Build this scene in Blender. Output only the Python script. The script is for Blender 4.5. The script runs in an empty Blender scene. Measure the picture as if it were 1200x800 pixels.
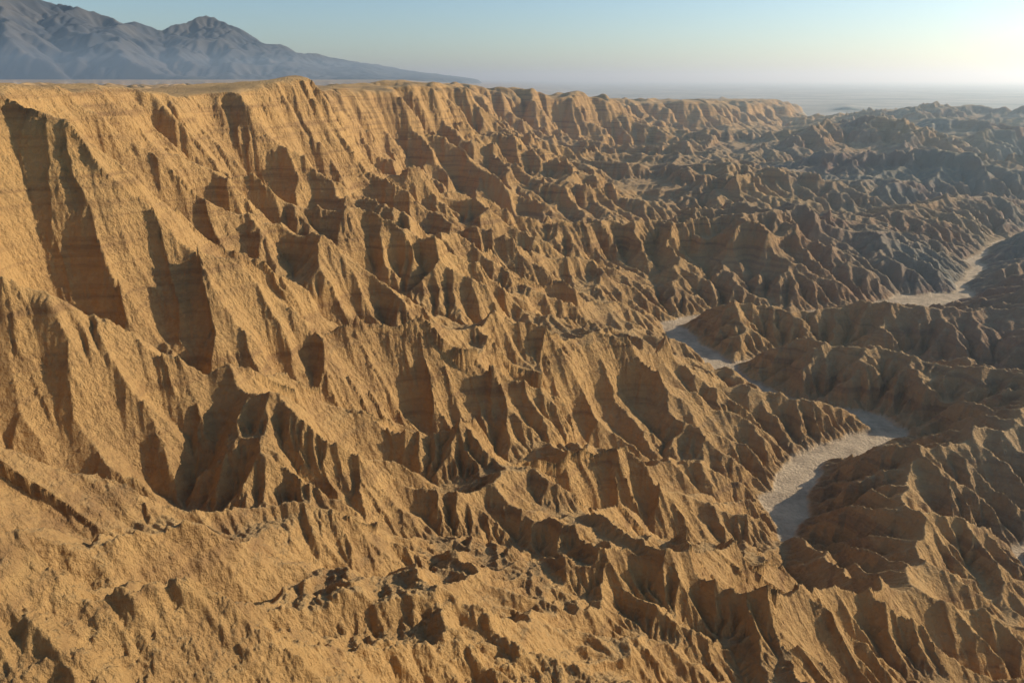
import bpy, math, numpy as np, heapq, time
T0=time.time()
rng=np.random.default_rng(7)
# ---------------- noise ----------------
_perm=rng.permutation(256).astype(np.int32); _perm=np.concatenate([_perm,_perm,_perm])
_ga=rng.uniform(0,2*np.pi,256); _gx=np.cos(_ga).astype(np.float32); _gy=np.sin(_ga).astype(np.float32)
def pn(x,y,seed=0):
    xf=np.floor(x); yf=np.floor(y)
    xi=xf.astype(np.int32)&255; yi=(yf.astype(np.int32)+seed*37)&255
    u=(x-xf).astype(np.float32); v=(y-yf).astype(np.float32)
    def g(a,b,du,dv):
        k=_perm[_perm[a&255]+(b&255)]
        return _gx[k]*du+_gy[k]*dv
    su=u*u*u*(u*(u*6-15)+10); sv=v*v*v*(v*(v*6-15)+10)
    n00=g(xi,yi,u,v); n10=g(xi+1,yi,u-1,v); n01=g(xi,yi+1,u,v-1); n11=g(xi+1,yi+1,u-1,v-1)
    a=n00+su*(n10-n00); b=n01+su*(n11-n01)
    return (a+sv*(b-a))*1.5
def fbm(x,y,sc,octv=4,seed=0,gain=0.5,ridge=False,billow=False):
    s=0;a=1;f=1.0/sc
    for o in range(octv):
        n=pn(x*f+o*17.3,y*f-o*9.1,seed+o)
        if ridge: n=1-2*np.abs(n)-0.35
        if billow: n=2*np.abs(n)-0.5
        s=s+a*n; a*=gain; f*=2.03
    return s
def polydist(x,y,P):
    best=np.full(x.shape,1e18,np.float32); sg=np.zeros(x.shape,np.float32); par=np.zeros(x.shape,np.float32)
    for k in range(len(P)-1):
        ax,ay,av=P[k]; bx,by,bv=P[k+1]
        dx=bx-ax; dy=by-ay; L=dx*dx+dy*dy
        t=np.clip(((x-ax)*dx+(y-ay)*dy)/L,0,1)
        qx=x-(ax+t*dx); qy=y-(ay+t*dy)
        dd=qx*qx+qy*qy; m=dd<best
        best=np.where(m,dd,best); cr=dx*(y-ay)-dy*(x-ax)
        sg=np.where(m,np.sign(cr),sg); par=np.where(m,av+t*(bv-av),par)
    return np.sqrt(best),sg,par
# canyon rim (valley on its right-hand side): x, y, height
RIM=[(900,-500,-2),(200,-130,-2),(60,-45,-2),(14,-14,-2),(0,-7,-2),(-16,-8,-2),(-46,6,-2),(-88,46,0),(-120,105,.6),(-132,150,1),(-118,195,1),(-108,225,0),(-128,275,-2),
     (-150,340,-5),(-128,410,-4),(-106,480,0),(-132,550,-4),(-158,620,-7),(-98,730,-7),(-70,840,-3),(-116,960,-8),(-62,1120,-8),(-60,1350,-14),(60,1500,-22),(230,1620,-38),(330,1900,-50),(560,2100,-62),(900,2500,-74),(1300,3300,-90),(1500,6000,-130)]
# dry washes: x, y, half width
WASH=[(98,196,3),(103,219,7.5),(122,250,6),(150,262,6.2),(172,274,6.4),(166,292,4.6),(138,306,4.6),(124,330,5.5),(118,352,8.5),(104,385,9),(106,420,5),(138,446,3.5),(190,440,5),(250,440,15),(300,478,17),(335,492,8),(366,530,2),(414,575,5),(450,640,1.0),(540,690,1.5),(640,810,2),(760,830,3),(1100,1000,6),(1800,1500,15),(3000,2300,40)]
WASH2=[(150,130,.6),(172,190,1.2),(215,215,1.6),(330,240,2),(480,330,3),(620,480,4),(700,640,4),(760,830,5)]
WASH3=[(20,640,.6),(110,680,1),(210,760,1.5),(300,720,2),(400,800,2.5),(560,860,3),(760,830,5)]
WASH4=[(150,1250,1),(300,1150,2),(480,1230,3),(700,1150,4),(900,1250,4),(1300,1240,6)]
WASH5=[(420,1800,2),(600,1750,3),(900,1900,5),(1400,1750,7),(2100,1750,12)]
WASH6=[(118,352,1.2),(160,372,1.2),(215,352,.9),(262,330,.5)]
def side_f(X,Y): return np.clip((-X+0.10*Y)/(0.25*Y),0,1)
def fields(x,y):
    r=np.hypot(x,y)
    wa=np.clip((r-12)/60,0,1)
    wb=np.clip((r-150)/150,0,1)
    wx=x+wa*(11*fbm(x,y,48,4,1)+wb*22*fbm(x,y,95,2,3)+np.clip(r/600,0,1)*50*fbm(x,y,230,2,2))
    wy=y+wa*(11*fbm(x,y,48,4,5)+wb*22*fbm(x,y,95,2,7)+np.clip(r/600,0,1)*50*fbm(x,y,230,2,6))
    d,s,rz=polydist(wx,wy,RIM)
    d=-d*s
    px=x+4*fbm(x,y,40,3,9)+np.clip((r-500)/300,0,1)*22*fbm(x,y,110,2,91); py=y+4*fbm(x,y,40,3,11)+np.clip((r-500)/300,0,1)*22*fbm(x,y,110,2,93)
    w=None
    for P in (WASH,WASH2,WASH3,WASH4,WASH5,WASH6):
        ww,_,hw=polydist(px,py,P); e=ww-hw
        e=e+np.clip(hw/5,0,1)*2.6*fbm(x,y,13,2,95)
        w=e if w is None else np.minimum(w,e)
    base=-150-0.004*np.clip(y-300,0,4000)*0.4
    dq=d*np.where(d>0,np.exp(wa*0.4*fbm(x,y,70,2,19)),1)
    xp=[-300,-60,-20,-6,0,3,12,45,95,160,260,420,900,2500]
    profn=np.interp(dq,xp,[-7,-1.2,0,-1,-3,-6,-14,-43,-77,-98,-104,-97,-84,-76])
    profm=np.interp(dq,xp,[-7,-1.2,0,-1,-3,-6,-13,-35,-64,-92,-104,-97,-84,-76])
    tm=np.clip((r-70)/60,0,1); prof=profn*(1-tm)+profm*tm
    prof=prof-7*np.clip(fbm(x,y,62,3,18),0,1)*np.exp(-(d/28.)**2)*np.clip((r-90)/60,0,1)
    farp=np.clip((r-700)/500,0,1)
    E=np.where(d<0,rz+prof+(1.6*fbm(x,y,45,3,14)+3.8*fbm(x,y,90,2,16)*np.clip(r/200,0,1)+farp*18*(fbm(x,y,170,3,17,0.5,True)-0.35))*np.clip(-d/10,0,1)*np.clip(r/80,0,1),rz*np.clip(1-d/300,0,1)+prof)
    nr=np.clip((r-14)/30,0,1)
    am=np.clip((d-20)/120,0,1)
    fr=np.clip((r-450)/700,0,1)
    E=E+am*(14*fbm(x,y,150,3,21)+fr*(28*fbm(x,y,480,2,23)+42*fbm(x,y,260,3,27,0.42,True)))
    E=E+np.clip((d-6)/30,0,1)*nr*(1.5*fbm(x,y,34,3,25,0.5,True)+12*np.clip((d-45)/50,0,1)*fbm(x,y,78,2,28,0.4,True))
    E=E+np.clip((d-25)/25,0,1)*np.clip(1-(r-110)/80,0,1)*4.0*fbm(x,y,17,2,29,0.45,billow=True)
    sd,_,sv=polydist(x,y,[(-50,14,10),(-34,38,13.),(-18,45,13.),(-3,42,4)])
    E=E+sv*np.exp(-(sd/9.)**2)
    sd,_,sv=polydist(x,y,[(-60,50,11),(-40,60,13.),(-20,63,12.),(2,68,7)])
    E=E-sv*np.exp(-(sd/8.)**2)
    wl=base+4+(0.78+0.35*fbm(x,y,60,2,71))*np.clip(w,0,1e4)+6*np.clip(w/18,0,1)*fbm(x,y,40,3,73,0.5,True)
    k=10.
    hh=np.clip(0.5+0.5*(E-wl)/k,0,1); E2=E*(1-hh)+wl*hh-k*hh*(1-hh)
    E=np.where(d>10,E2,E)
    pf=np.clip((y+0.75*x+250*fbm(x,y,700,3,81)-3500)/600,0,1)*np.clip(d/60,0,1); pf=pf*pf*(3-2*pf)
    E=E*(1-pf)+pf*(-156+2*fbm(x,y,300,3,83)+90*np.clip(fbm(x,y,900,4,85)-0.12,0,1))
    pin=w<0
    E=np.where(pin,base,E)
    return E.astype(np.float32),d.astype(np.float32),w.astype(np.float32),pin,pf.astype(np.float32)
OFF=[(-1,-1),(-1,0),(-1,1),(0,-1),(0,1),(1,-1),(1,0),(1,1)]
def flood(h,pin):
    H,W=h.shape; hl=h.ravel().tolist(); N=H*W; done=bytearray(N); q=[]
    pl=pin.ravel()
    for i in np.nonzero(pl)[0].tolist(): q.append((hl[i],i)); done[i]=1
    heapq.heapify(q)
    while q:
        z,i=heapq.heappop(q); a,b=divmod(i,W)
        for da,db in OFF:
            c=a+da; e=b+db
            if 0<=c<H and 0<=e<W:
                n=c*W+e
                if not done[n]:
                    done[n]=1
                    v=hl[n]; zz=z+0.002
                    if v<zz: v=zz; hl[n]=v
                    heapq.heappush(q,(v,n))
    return np.array(hl,np.float32).reshape(H,W)
# rock strata: hardness as a function of height
_sr=np.random.default_rng(3); NB=800
def _sm(a,n):
    return np.convolve(a,np.ones(n)/n,'same')
_b=_sm(_sr.standard_normal(NB),3)*1.2+_sm(_sr.standard_normal(NB),14)*2.6
bandz=np.linspace(-200,60,NB)
for zc,am_ in ((-92,2.2),(-116,1.8),(-66,1.2)): _b=_b+am_*np.exp(-((bandz-zc)/3.2)**2)-0.5*am_*np.exp(-((bandz-zc+9)/4.)**2)
def band(h,X,Y):
    return (np.interp(h-0.03*X+0.012*Y*0.5,bandz,_b)*np.clip((Y-70)/150,0.05,1)).astype(np.float32)
def lap(h):
    p=np.pad(h,1,'edge'); return p[:-2,1:-1]+p[2:,1:-1]+p[1:-1,:-2]+p[1:-1,2:]-4*h
def erode(h,E,K,pin,s,iters,dt,alpha,m,smax,diff=None,XY=None):
    H,W=h.shape; N=H*W
    S=np.repeat(s[:,None],W,1).astype(np.float32); cell=(S*S).ravel()
    idx0=np.arange(N,dtype=np.int32).reshape(H,W)
    pinr=pin.ravel()
    for it in range(iters):
        h=np.where(pin,h,h+dt*alpha*(E-h))
        if diff is not None: h=np.where(pin,h,h+diff*lap(h))
        for _ in range(3):
            p=np.pad(h,1,'constant',constant_values=1e9); mn=np.full_like(h,1e9)
            for a,b in OFF: mn=np.minimum(mn,p[1+a:1+a+H,1+b:1+b+W])
            h=np.where((h<=mn)&~pin,mn+0.003*S,h)
        h=h.astype(np.float32)
        p=np.pad(h,1,'edge'); bs=np.zeros_like(h); rec=idx0.copy(); dist=S.copy()
        for a,b in OFF:
            L=1.41421 if a and b else 1.0
            sl=(h-p[1+a:1+a+H,1+b:1+b+W])/L*(0.8+0.4*rng.random((H,W),dtype=np.float32))
            mk=sl>bs
            bs=np.where(mk,sl,bs); rec=np.where(mk,idx0+(a*W+b),rec); dist=np.where(mk,S*L,dist)
        rec=rec.ravel(); rec[pinr]=np.nonzero(pinr)[0]
        depth=(rec!=idx0.ravel()).astype(np.int32); pt=rec.copy()
        while True:
            dn=depth[pt]
            if not dn.any(): break
            depth=depth+dn; pt=pt[pt]
        order=np.argsort(depth,kind='stable'); cnt=np.bincount(depth); off=np.concatenate([[0],np.cumsum(cnt)])
        A=cell.copy(); ro=rec[order]
        for l in range(len(cnt)-1,0,-1):
            sl_=slice(off[l],off[l+1]); np.add.at(A,ro[sl_],A[order[sl_]])
        Kk=K; smm=smax
        if XY is not None:
            bb=band(h,*XY); Kk=K*np.exp(-0.45*bb); smm=smax*np.exp(0.36*np.clip(bb,-1.2,2.2))
        F=(Kk.ravel()*A**m*dt/dist.ravel()); sm=(smm.ravel()*dist.ravel())
        Fo=F[order]; so=sm[order]; hr=h.ravel().copy()
        for l in range(1,len(cnt)):
            sl_=slice(off[l],off[l+1]); o=order[sl_]; b=hr[ro[sl_]]; f=Fo[sl_]
            hr[o]=np.minimum((hr[o]+f*b)/(1+f),b+so[sl_])
        h=hr.reshape(H,W)
    return h,A.reshape(H,W)
AZ=math.radians(51); R0=14.0; R1=4200.0
def lattice(W):
    dth=2*AZ/(W-1); H=int(math.log(R1/R0)/dth)+1
    th=np.linspace(-AZ,AZ,W); r=R0*np.exp(dth*np.arange(H)); return th,r,dth
def resample(h,tho,ro,th,r):
    fi=np.clip(np.interp(np.log(r),np.log(ro),np.arange(len(ro))),0,len(ro)-1.001); fj=np.clip(np.interp(th,tho,np.arange(len(tho))),0,len(tho)-1.001)
    i=fi.astype(int); a=(fi-i)[:,None]; hh=h[i]*(1-a)+h[i+1]*a
    j=fj.astype(int); b=(fj-j)[None]; return (hh[:,j]*(1-b)+hh[:,j+1]*b).astype(np.float32)
h=None; M=0.5
for W,iters,dt,lev in ((250,45,0.15,0),(500,18,0.12,1),(1000,7,0.09,2)):
    th,r,dth=lattice(W); X=(r[:,None]*np.sin(th)[None]).astype(np.float32); Y=(r[:,None]*np.cos(th)[None]).astype(np.float32)
    E,d,w,pin,pf=fields(X,Y)
    pin=pin.copy(); pin[-1,:]=True
    s=r*dth
    RR=r[:,None]
    K=3.0*np.exp(0.45*fbm(X,Y,30,3,31)+0.22*fbm(X,Y,7,3,35))*(1+0.6*np.clip((RR-400)/500,0,1))
    K=np.where(d<0,K*np.maximum(np.clip(0.45+d/50*0.45,0.02,1),np.clip((RR-700)/500,0,0.9)),K); K=K*np.clip(0.20+np.clip(d,0,120)/120*0.80,0,1)
    near=np.clip(1-(RR-40)/60,0,1)
    lim=1.5+1.0*np.clip((d-60)/50,0,1)+0.6*np.clip((RR-300)/200,0,1)
    smax=np.clip(np.exp(0.15+0.5*fbm(X,Y,24,2,41)+0.22*fbm(X,Y,5,3,43))*(1+0.5*np.clip(1-d/12,0,1)),0.6,np.minimum(lim,2.5-1.2*near)).astype(np.float32)
    if h is None:
        h=E+0.6*rng.standard_normal(E.shape).astype(np.float32); h=flood(h,pin)
        h,A=erode(h,E,K,pin,s,20,dt,1.,M,smax,XY=(X,Y)); h=flood(h,pin)
        h,A=erode(h,E,K,pin,s,iters-20,dt,1.,M,smax,XY=(X,Y))
    else:
        h=resample(h,tho,ro,th,r)
        rough=np.clip((d+2)/8,0,1)*(1-pf)*np.clip((w-1)/8,0,1)
        if lev==1: fine=1.3*fbm(X,Y,11,2,45,0.5,billow=True)+0.5*fbm(X,Y,5,2,46,0.6,True)
        else: fine=0.8*fbm(X,Y,5.5,2,48,0.5,billow=True)+0.42*fbm(X,Y,2.2,4,47,0.6,billow=True)
        h=h+rough*fine+(0.07*s[:,None]*rng.standard_normal(h.shape))
        h=np.where(pin,E,h).astype(np.float32)
        h,A=erode(h,E,K.astype(np.float32),pin,s,iters,dt,1.,M,smax,diff=(0.04 if lev==1 else 0.03)+0.1*near,XY=(X,Y))
    tho,ro=th,r
    print('level',W,h.shape,time.time()-T0,h.min(),h.max(),flush=True)
# weathering of the closest slopes
ns=np.searchsorted(r,120.); wn=0.22*np.clip(1-(r[:ns]-40)/60,0,1)[:,None]
for _ in range(10): h[:ns]+=wn*lap(h[:ns])
xs,ys=X[:ns],Y[:ns]
h[:ns]+=np.clip(1-(r[:ns]-60)/60,0,1)[:,None]*(0.7*fbm(xs,ys,3.6,2,101,0.5,billow=True)+0.2*fbm(xs,ys,0.9,4,103,0.6,billow=True))
H,W=h.shape
def grid_mesh(name,X,Y,Z,attrs,mat):
    H,W=X.shape; me=bpy.data.meshes.new(name)
    co=np.stack([X,Y,Z],-1).astype(np.float32).reshape(-1)
    me.vertices.add(H*W); me.vertices.foreach_set('co',co)
    i=(np.arange(H-1)[:,None]*W+np.arange(W-1)[None]).astype(np.int32)
    q=np.stack([i,i+1,i+W+1,i+W],-1).reshape(-1)
    n=(H-1)*(W-1); me.loops.add(n*4); me.loops.foreach_set('vertex_index',q)
    me.polygons.add(n); me.polygons.foreach_set('loop_start',np.arange(n,dtype=np.int32)*4)
    me.polygons.foreach_set('use_smooth',np.ones(n,bool))
    for k,v in attrs.items():
        a=me.attributes.new(k,'FLOAT','POINT'); a.data.foreach_set('value',v.astype(np.float32).ravel())
    me.update(calc_edges=True)
    ob=bpy.data.objects.new(name,me); bpy.context.collection.objects.link(ob); me.materials.append(mat); return ob
ri=np.geomspace(0.4,R0,60)[:-1]; ro_=R1*np.exp(np.arange(1,180)*0.0175)
def polar(rr): return (rr[:,None]*np.sin(th)[None]).astype(np.float32),(rr[:,None]*np.cos(th)[None]).astype(np.float32)
Xi,Yi=polar(ri); Ei,di,wi,_,_=fields(Xi,Yi)
Hi=Ei+ (h[0]-fields(*polar(np.array([R0])))[0][0])[None]*np.clip((ri-3)/(R0-3),0,1)[:,None]
Xo,Yo=polar(ro_)
plain=-157+side_f(Xo,Yo)*152
t=np.clip(np.log(ro_/R1)/0.35,0,1)[:,None]; t=t*t*(3-2*t)
Ho=h[-1][None]*(1-t)+plain*t
XX=np.vstack([Xi,X,Xo]); YY=np.vstack([Yi,Y,Yo]); ZZ=np.vstack([Hi,h,Ho])
wash=np.vstack([0*Hi,np.clip(1-w/1.2,0,1),0*Ho])
pfa=np.vstack([0*Hi,pf,np.clip(1-side_f(Xo,Yo),0.25,1)])
dd=np.vstack([di,d,np.full_like(Xo,500)])
def newmat(n):
    m=bpy.data.materials.new(n); m.use_nodes=True; nt=m.node_tree; b=nt.nodes['Principled BSDF']; b.inputs['Roughness'].default_value=0.95
    b.inputs['Specular IOR Level'].default_value=0.1; return m,nt,b
def mix(nt,f,a,b):
    n=nt.nodes.new('ShaderNodeMix'); n.data_type='RGBA'
    for s,v in ((n.inputs[0],f),(n.inputs[6],a),(n.inputs[7],b)):
        if hasattr(v,'is_output'): nt.links.new(v,s)
        elif isinstance(v,(int,float)): s.default_value=v
        else: s.default_value=(*v,1)
    return n.outputs[2]
def ramp(nt,src,a,b,c=0,d=1):
    n=nt.nodes.new('ShaderNodeMapRange'); nt.links.new(src,n.inputs[0])
    for k,v in enumerate((a,b,c,d)): n.inputs[k+1].default_value=v
    return n.outputs[0]
def noise(nt,scale,detail=5,rough=0.6,vec=None):
    n=nt.nodes.new('ShaderNodeTexNoise'); n.inputs['Scale'].default_value=scale; n.inputs['Detail'].default_value=detail; n.inputs['Roughness'].default_value=rough
    if vec is not None: nt.links.new(vec,n.inputs['Vector'])
    return n.outputs[0]
def vscale(nt,vec,s):
    n=nt.nodes.new('ShaderNodeVectorMath'); n.operation='MULTIPLY'; nt.links.new(vec,n.inputs[0]); n.inputs[1].default_value=s; return n.outputs[0]
mat,nt,bs=newmat('badlands_soil')
geo=nt.nodes.new('ShaderNodeNewGeometry'); pos=geo.outputs['Position']
sx=nt.nodes.new('ShaderNodeSeparateXYZ'); nt.links.new(geo.outputs['Normal'],sx.inputs[0]); nz=sx.outputs[2]
def attr(k):
    n=nt.nodes.new('ShaderNodeAttribute'); n.attribute_name=k; return n.outputs['Fac']
c=mix(nt,ramp(nt,noise(nt,0.02,6,0.6,pos),0.35,0.65),(0.54,0.305,0.108),(0.35,0.195,0.08))
c=mix(nt,ramp(nt,noise(nt,0.5,6,0.7,pos),0.3,0.7),c,(0.55,0.325,0.125))
st=noise(nt,1.0,4,0.6,vscale(nt,pos,(0.012,0.012,0.33)))
c=mix(nt,ramp(nt,st,0.5,0.66,0,0.6),c,(0.24,0.13,0.06))
gcol=mix(nt,ramp(nt,noise(nt,0.006,4,0.6,pos),0.42,0.62),(0.27,0.235,0.175),(0.29,0.175,0.12))
c=mix(nt,attr('grey'),c,gcol)
c=mix(nt,ramp(nt,nz,0.75,0.97,0,0.35),c,(0.56,0.38,0.18))
pl=mix(nt,ramp(nt,noise(nt,0.002,8,0.65,pos),0.4,0.6),(0.46,0.40,0.31),(0.28,0.26,0.20))
c=mix(nt,attr('plain'),c,pl)
wc=mix(nt,ramp(nt,noise(nt,0.15,5,0.6,pos),0.35,0.65),(0.70,0.52,0.32),(0.44,0.32,0.20))
c=mix(nt,attr('wash'),c,wc)
nt.links.new(c,bs.inputs['Base Color'])
ad=nt.nodes.new('ShaderNodeMath'); ad.operation='ADD'
nt.links.new(noise(nt,0.9,8,0.65,pos),ad.inputs[0]); nt.links.new(noise(nt,0.7,5,0.6,vscale(nt,pos,(1,1,0.15))),ad.inputs[1])
bp=nt.nodes.new('ShaderNodeBump'); bp.inputs['Strength'].default_value=1.0; bp.inputs['Distance'].default_value=1.3
nt.links.new(ad.outputs[0],bp.inputs['Height']); nt.links.new(bp.outputs[0],bs.inputs['Normal'])
grey=np.clip((dd-160)/300,0,1)*np.clip(0.75+0.6*fbm(XX,YY,220,3,51),0,1)*np.clip((np.hypot(XX,YY)-150)/150,0,1)
grid_mesh('badlands_terrain',XX,YY,ZZ,{'wash':wash,'grey':grey,'plain':pfa},mat)
print('mesh',time.time()-T0,flush=True)
# ---------------- mountains ----------------
nx,ny=500,320; DX=28.
mx=np.linspace(-12600,1200,nx); my=np.linspace(-DX*ny/2,DX*ny/2,ny); MX,MY=np.meshgrid(mx,my)
MY=MY+13000
azd=np.degrees(np.arctan2(MX,MY)); R=np.hypot(MX,MY)
crest=np.interp(azd,[-60,-48,-40,-35,-31.5,-28,-25,-22.8,-20.5,-18,-15,-11,-8,-5,-2],[60,75,79,75,75,58,45,70,56,36,26,17,10,5,0])/858*13200
rc=13500+900*fbm(azd*100,azd*0,500,2,3)
Em=np.clip(crest,0,None)*np.clip(1-np.abs(R-rc)/4000,0,1)**1.1+110*np.clip(crest/800,0,1)*fbm(MX,MY,1100,5,61,0.6,True)-5
gb=-157+side_f(MX,MY)*152-12
pinm=np.zeros(Em.shape,bool); pinm[0,:]=pinm[-1,:]=True; pinm[:,0]=pinm[:,-1]=True; pinm|=Em<5
Em=np.where(pinm,gb,Em).astype(np.float32)
hm=flood(Em.copy(),pinm); Km=(4.0*np.exp(0.8*fbm(MX,MY,500,3,71))).astype(np.float32)
hm,_=erode(hm,Em,Km,pinm,np.full(ny,DX),30,0.12,1.,0.35,np.full(Em.shape,0.9,np.float32))
mm,nt,bs=newmat('mountain_rock'); geo=nt.nodes.new('ShaderNodeNewGeometry')
c=mix(nt,ramp(nt,noise(nt,0.0015,8,0.6,geo.outputs['Position']),0.35,0.65),(0.055,0.062,0.072),(0.13,0.115,0.10)); nt.links.new(c,bs.inputs['Base Color'])
grid_mesh('mountain_range',MX,MY,hm,{},mm)
print('mtn',hm.max(),time.time()-T0,flush=True)
# ---------------- haze ----------------
bpy.ops.mesh.primitive_cube_add(size=1,location=(0,28000,-150)); hz=bpy.context.object; hz.name='atmospheric_haze'; hz.scale=(90000,60000,800)
hm_=bpy.data.materials.new('haze'); hm_.use_nodes=True; nt=hm_.node_tree; nt.nodes.clear()
o=nt.nodes.new('ShaderNodeOutputMaterial'); v=nt.nodes.new('ShaderNodeVolumeScatter'); v.inputs['Density'].default_value=9.0e-5; v.inputs['Color'].default_value=(0.76,0.92,1,1); v.inputs['Anisotropy'].default_value=0.5
nt.links.new(v.outputs[0],o.inputs['Volume']); hz.data.materials.append(hm_)
# ---------------- light ----------------
SEL,SAZ=21.5,71.
wd=bpy.data.worlds.new('World'); bpy.context.scene.world=wd; wd.use_nodes=True; nt=wd.node_tree
sk=nt.nodes.new('ShaderNodeTexSky'); sk.sky_type='NISHITA'; sk.sun_disc=False; sk.sun_elevation=math.radians(SEL); sk.sun_rotation=math.radians(SAZ); sk.air_density=1; sk.dust_density=0.7; sk.ozone_density=2.5
bg=nt.nodes['Background']; bg.inputs[1].default_value=0.125
tn=nt.nodes.new('ShaderNodeMix'); tn.data_type='RGBA'; tn.blend_type='MULTIPLY'; tn.inputs[0].default_value=1; tn.inputs[7].default_value=(0.92,1.03,1.12,1)
nt.links.new(sk.outputs[0],tn.inputs[6]); nt.links.new(tn.outputs[2],bg.inputs[0])
L=bpy.data.lights.new('sun','SUN'); L.energy=5; L.angle=math.radians(0.5); L.color=(1,0.92,0.77)
lo=bpy.data.objects.new('sun',L); bpy.context.collection.objects.link(lo)
from mathutils import Vector
dv=Vector((math.sin(math.radians(SAZ))*math.cos(math.radians(SEL)),math.cos(math.radians(SAZ))*math.cos(math.radians(SEL)),math.sin(math.radians(SEL))))
lo.rotation_euler=dv.to_track_quat('Z','Y').to_euler()
cam=bpy.data.cameras.new('camera'); cam.lens=24; cam.sensor_width=36; cam.clip_start=0.1; cam.clip_end=200000
co=bpy.data.objects.new('camera',cam); bpy.context.collection.objects.link(co); co.location=(0,0,0.2); co.rotation_euler=(math.radians(69),0,0)
sc=bpy.context.scene; sc.camera=co
sc.view_settings.view_transform='Standard'; sc.view_settings.look='None'; sc.view_settings.exposure=0
print('done',time.time()-T0,flush=True)
